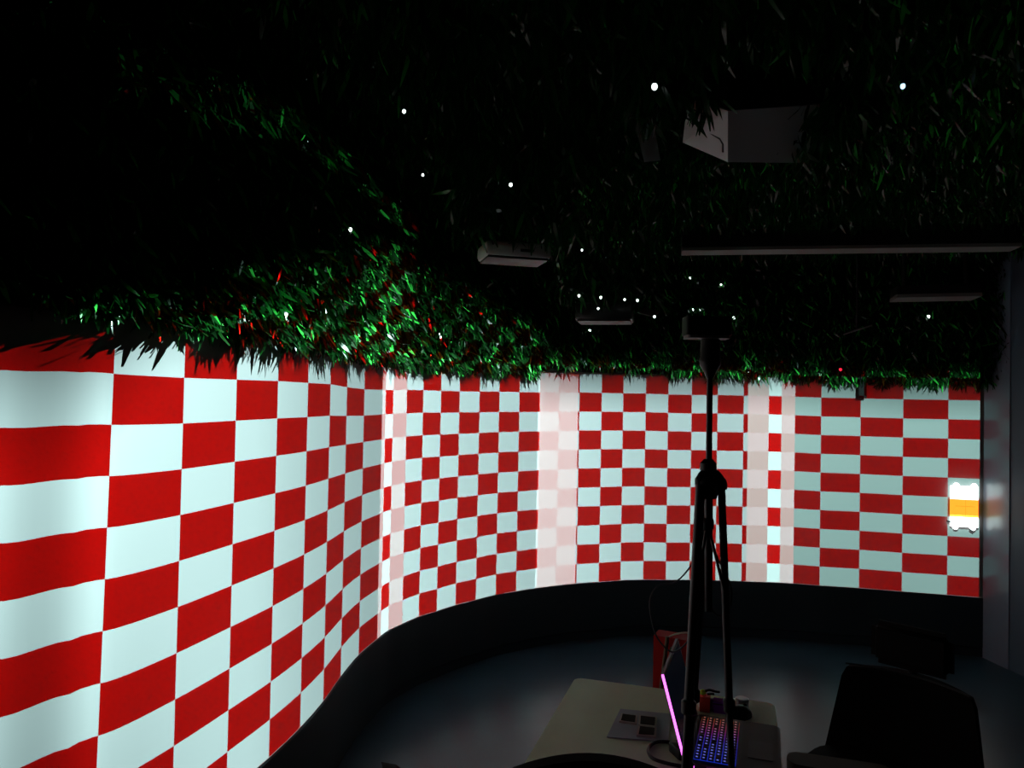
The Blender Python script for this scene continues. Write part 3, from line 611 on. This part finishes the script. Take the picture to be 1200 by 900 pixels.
# far edge of the table, behind the laptop
def onTab(x, y): return onT(x, y)
t = thing('box', 'small orange red box at the far table edge behind the laptop', 'box', onT(826, 833), -.3)
bm = new(); box(bm, (0, 0, .0185), (.028, .026, .037)); obj('body', bm, M_redbox, t, bevel=.003)
bm = new(); box(bm, (0, 0, .039), (.029, .027, .005)); obj('lid', bm, M_redbox, t, bevel=.001)
p = onT(826, 833); t = thing('clip', 'lime green and black clip lying on the orange red box', 'clip', (p.x-.006, p.y, TZ+.0418), -.3)
bm = new(); bmesh.ops.create_icosphere(bm, subdivisions=2, radius=.008, matrix=Matrix.Translation((0, 0, .008))); bmesh.ops.scale(bm, vec=(1.1, .8, 1), verts=bm.verts); obj('grip', bm, M_lime, t)
bm = new(); tube(bm, smoothline([(.004, 0, .010), (.016, .004, .015), (.032, .006, .012), (.044, .006, .012)], 4), .0032, 8); tube(bm, [(.012, -.004, .006), (.03, -.004, .009)], .003, 8); obj('jaw', bm, M_black, t)
t = thing('pouch', 'purple pouch at the far table edge, between box and mouse', 'pouch', onT(846, 834), -.3)
bm = new(); slab(bm, rrect(.062, .03, .01), 0, .03); bmesh.ops.bevel(bm, geom=list(bm.edges), offset=.006, segments=2, affect='EDGES'); obj('body', bm, M_purple, t)
bm = new(); tube(bm, [(-.026, -.0155, .024), (.026, -.0155, .024)], .0015, 6); obj('zip', bm, M_black, t)
t = thing('tin', 'round silver tin behind the black mouse at the far table edge', 'tin', onT(869.5, 829))
bm = new(); lathe(bm, [(.0165, 0), (.0175, .002), (.0175, .018)], seg=24); obj('body', bm, M_tin, t)
bm = new(); lathe(bm, [(.0183, .017), (.0183, .024), (.016, .026)], seg=24); obj('lid', bm, M_tin, t)
t = thing('mouse', 'black computer mouse beside the laptop at the far table edge', 'mouse', onT(866, 840), -1.0)
bm = new(); bmesh.ops.create_uvsphere(bm, u_segments=24, v_segments=14, radius=1); bmesh.ops.scale(bm, vec=(.026, .042, .030), verts=bm.verts)
bmesh.ops.bisect_plane(bm, geom=list(bm.verts)+list(bm.edges)+list(bm.faces), plane_co=(0, 0, 0), plane_no=(0, 0, -1), clear_outer=True)
bmesh.ops.holes_fill(bm, edges=[e for e in bm.edges if e.is_boundary]); obj('body', bm, M_black, t)
bm = new(); tube(bm, [(-.0025, .022, .0245), (.0025, .022, .0245)], .006, 10); obj('scroll_wheel', bm, M_rubber, t)
t = thing('box', 'dark red box at the far table edge, left of the tripod', 'box', onT(800, 835), -.3)
bm = new(); box(bm, (0, 0, .014), (.03, .026, .028)); obj('body', bm, M_red, t, bevel=.003)
bm = new(); box(bm, (0, 0, .030), (.031, .027, .004)); obj('lid', bm, mat('dark red card', (.2, .008, .008), .6), t, bevel=.001)

# ------------------------------------------------------------------ red bag on a stool behind the table
BD = 2.46; bp = P(796, 780, BD); sz = .44
st = thing('stool', 'dark stool behind the beige table, under the red bag', 'stool', (bp.x, BD+.06, 0), -.3)
bm = new(); slab(bm, rrect(.3, .3, .05), sz-.04, sz); obj('seat', bm, M_black, st, bevel=.006)
for sx in (-1, 1):
    for sy in (-1, 1): bm = new(); tube(bm, [(sx*.13, sy*.13, 0), (sx*.11, sy*.11, sz-.03)], .014, 10); obj('leg', bm, M_blkmetal, st)
bg = thing('tote_bag', 'red bag with cord handles behind the beige table, left of the tripod', 'bag', (bp.x, BD+.06, sz+.002), -.45)
zt = P(790, 752, BD).z-sz; wb = .125
bm = new(); hexa(bm, [(-wb/2, -.05, 0), (wb/2, -.05, 0), (wb/2, .05, 0), (-wb/2, .05, 0), (-wb/2-.004, -.035, zt), (wb/2+.004, -.035, zt), (wb/2+.004, .035, zt), (-wb/2-.004, .035, zt)]); obj('body', bm, M_red, bg, smooth=False, bevel=.003)
bm = new(); tube(bm, smoothline([(-.02, -.04, zt-.03), (-.012, -.05, zt+.005), (.02, -.055, zt+.024), (.055, -.05, zt+.03), (.075, -.045, zt+.012), (.08, -.042, zt-.03)], 6), .0028, 8); obj('handle', bm, M_cord, bg)
bm = new(); tube(bm, smoothline([(.008, -.04, zt-.02), (.012, -.046, zt-.06), (.03, -.05, zt-.075), (.055, -.05, zt-.09), (.07, -.044, zt-.07), (.068, -.042, zt-.02)], 6), .0028, 8); obj('handle', bm, M_cord, bg)
bm = new(); tube(bm, [(-.035, -.066, zt-.2), (-.012, -.064, zt+.012)], .0065, 8); tube(bm, [(-.02, -.066, zt-.16), (.0, -.066, zt-.02)], .003, 8)
tag(obj('stick', bm, M_olive), 'olive wooden stick leaning on the red bag behind the laptop', 'stick'); bpy.data.objects['stick'].matrix_world = Matrix.Translation((bp.x, BD+.06, sz+.002)) @ Matrix.Rotation(-.45, 4, 'Z')

# ------------------------------------------------------------------ chairs
def office_chair(label, loc, rz, group=None, bz=(.54, .98), bw=(.20, .23), arms=True, headrest=False):
    t = thing('office_chair', label, 'chair', loc, rz, group)                # sits facing +y
    bm = new(); slab(bm, rrect(.46, .46, .1), .44, .50); bmesh.ops.bevel(bm, geom=[e for e in bm.edges if abs(e.calc_face_angle(0)) > .6], offset=.018, segments=2, affect='EDGES'); obj('seat', bm, M_fabric, t)
    bm = new(); N = 14; rows = []
    for j in range(9):
        f = j/8; z = bz[0]+(bz[1]-bz[0])*f; wdt = (bw[0]+(bw[1]-bw[0])*math.sin(PI*min(1, f*1.1))-(.0 if f < .85 else .055*((f-.85)/.15)**2)) if not headrest else bw[0]+(bw[1]-bw[0])*f-.006*(f == 1); row = []
        for d in (0, 1):
            for k in range(N+1): u = -1+2*k/N; row.append(bm.verts.new((u*wdt, -.23-.05*f+.05*u*u-.03*d-(0.0), z-.012*u*u*(f > .9))))
        rows.append(row)
    for a, b in zip(rows, rows[1:]):
        for k in range(N): bm.faces.new((a[k], a[k+1], b[k+1], b[k])); bm.faces.new((a[N+1+k+1], a[N+1+k], b[N+1+k], b[N+1+k+1]))
        bm.faces.new((a[0], b[0], b[N+1], a[N+1])); bm.faces.new((a[N], a[2*N+1], b[2*N+1], b[N]))
    for r_ in (rows[0], rows[-1]):
        for k in range(N): bm.faces.new((r_[k], r_[k+1], r_[N+2+k], r_[N+1+k]))
    obj('backrest', bm, M_fabric, t)
    bm = new(); tube(bm, smoothline([(0, -.05, .43), (0, -.24, .43), (0, -.30, .52), (0, -.30, bz[1]-.2)], 6), .022, 10); obj('back_bar', bm, M_black, t)
    bm = new(); lathe(bm, [(.03, .1), (.03, .28), (.018, .285), (.018, .43), (.07, .432), (.07, .445)], seg=16); obj('gas_column', bm, M_blkmetal, t)
    bm = new()
    for k in range(5): a = 2*PI*k/5; tube(bm, [(0, 0, .12), (.29*math.cos(a), .29*math.sin(a), .075)], [.03, .016], 10)
    sbase = obj('star_base', bm, M_black, t)
    for k in range(5):
        a = 2*PI*k/5; c = Vector((.29*math.cos(a), .29*math.sin(a), .028)); s_ = Vector((-math.sin(a), math.cos(a), 0))
        bm = new(); tube(bm, [c-s_*.022, c+s_*.022], .028, 14); obj('caster', bm, M_rubber, sbase)
    for s in ((-1, 1) if arms else ()):
        bm = new(); slab(bm, [(x+s*.27, y+.02) for x, y in rrect(.075, .25, .034)], .645, .672); bmesh.ops.bevel(bm, geom=[e for e in bm.edges if abs(e.calc_face_angle(0)) > .6], offset=.008, segments=2, affect='EDGES'); am = obj('armrest', bm, M_brown, t)
        bm = new(); tube(bm, smoothline([(s*.20, .0, .455), (s*.27, .0, .47), (s*.275, .0, .56), (s*.27, .0, .648)], 5), .016, 10); obj('arm_post', bm, M_black, am)
    if headrest:
        bm = new(); box(bm, (0, -.285, bz[1]+.078), (.235, .05, .135)); bmesh.ops.bevel(bm, geom=list(bm.edges), offset=.022, segments=3, affect='EDGES'); obj('headrest', bm, M_leather, t)
        bm = new(); tube(bm, [(0, -.30, bz[1]-.06), (0, -.30, bz[1]+.05)], .014, 10); obj('headrest_bar', bm, M_black, t)
        bm = new(); tube(bm, [(x, -.27+.05*(x/bw[1])**2, bz[1]+.001) for x in np.linspace(-bw[1]*.97, bw[1]*.97, 15)], .003, 6); obj('piping', bm, mat('shiny piping', (.03, .03, .03), .3, spec=.7), t)
    return t
def copy_tree(o, parent=None):
    c = o.copy(); COL.objects.link(c)
    if parent is not None: c.parent = parent; c.matrix_parent_inverse = o.matrix_parent_inverse.copy()
    for ch in list(o.children): copy_tree(ch, c)
    return c
fa = math.atan2(.29, -.956)-PI/2
arm = PZ(944, 890, .672)
loc = Vector((arm.x, arm.y, 0))-RZ(fa) @ Vector((.27, .10, 0))
c1 = office_chair('office chair with brown arm pads at the right side of the beige table', (loc.x, loc.y, 0), fa, bz=(.52, .72))
c2 = office_chair('black office chair whose back top shows at the near table end', (0, 0, 0), 0)
bl_ = P(568, 891, 1.29); br_ = PZ(663, 900, bl_.z); dv = (br_-bl_); ang = math.atan2(dv.y, dv.x)
c2.location = (0, 0, 0); c2.rotation_euler = (0, 0, ang+PI)
off = RZ(ang+PI) @ Vector((-.02, -.29, 0)); mid = bl_+Vector((dv.x, dv.y, 0)).normalized()*.22
c2.location = (mid.x-off.x, mid.y-off.y, bl_.z-.978)
c3 = office_chair('black office chair seen edge-on at the lower edge, left of the table', (0, 0, 0), 0, bz=(.50, .925))
e3 = P(461, 897, 1.36); c3.rotation_euler = (0, 0, PI/2-.30)
off = RZ(PI/2-.30) @ Vector((0, -.28, 0)); c3.location = (e3.x-off.x-.02, e3.y-off.y-.14, 0)
for c in (c2, c3): c.location.z = 0

pA = P(997, 772, 2.42); pB = P(1146, 811, 2.16); hd = (pB-pA); yaw = math.atan2(hd.y, hd.x); mid = (pA+pB)/2; half = Vector((hd.x, hd.y, 0)).length/2
zb_ = (pA.z+pB.z)/2; lo_ = mid-RZ(yaw+PI) @ Vector((0, -.28, 0))
c4 = office_chair('large black office chair with headrest, beside the grey wall on the right', (lo_.x, lo_.y, 0), yaw+PI, bz=(.44, zb_), bw=(half+.05, half), arms=False, headrest=True)
BODIES += [(.50, .98, 2.0, 2.7)]; CLUMPS += [(.33, .58, 2.1, 2.24, 2.44, 2.56, 160), (.9, 1.05, 2.15, 2.5, 2.42, 2.56, 160)]
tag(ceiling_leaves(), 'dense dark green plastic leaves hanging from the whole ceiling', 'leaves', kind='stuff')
tag(valance_leaves(), 'fringe of green plastic leaves along the wall top above the checkers', 'leaves', kind='stuff')
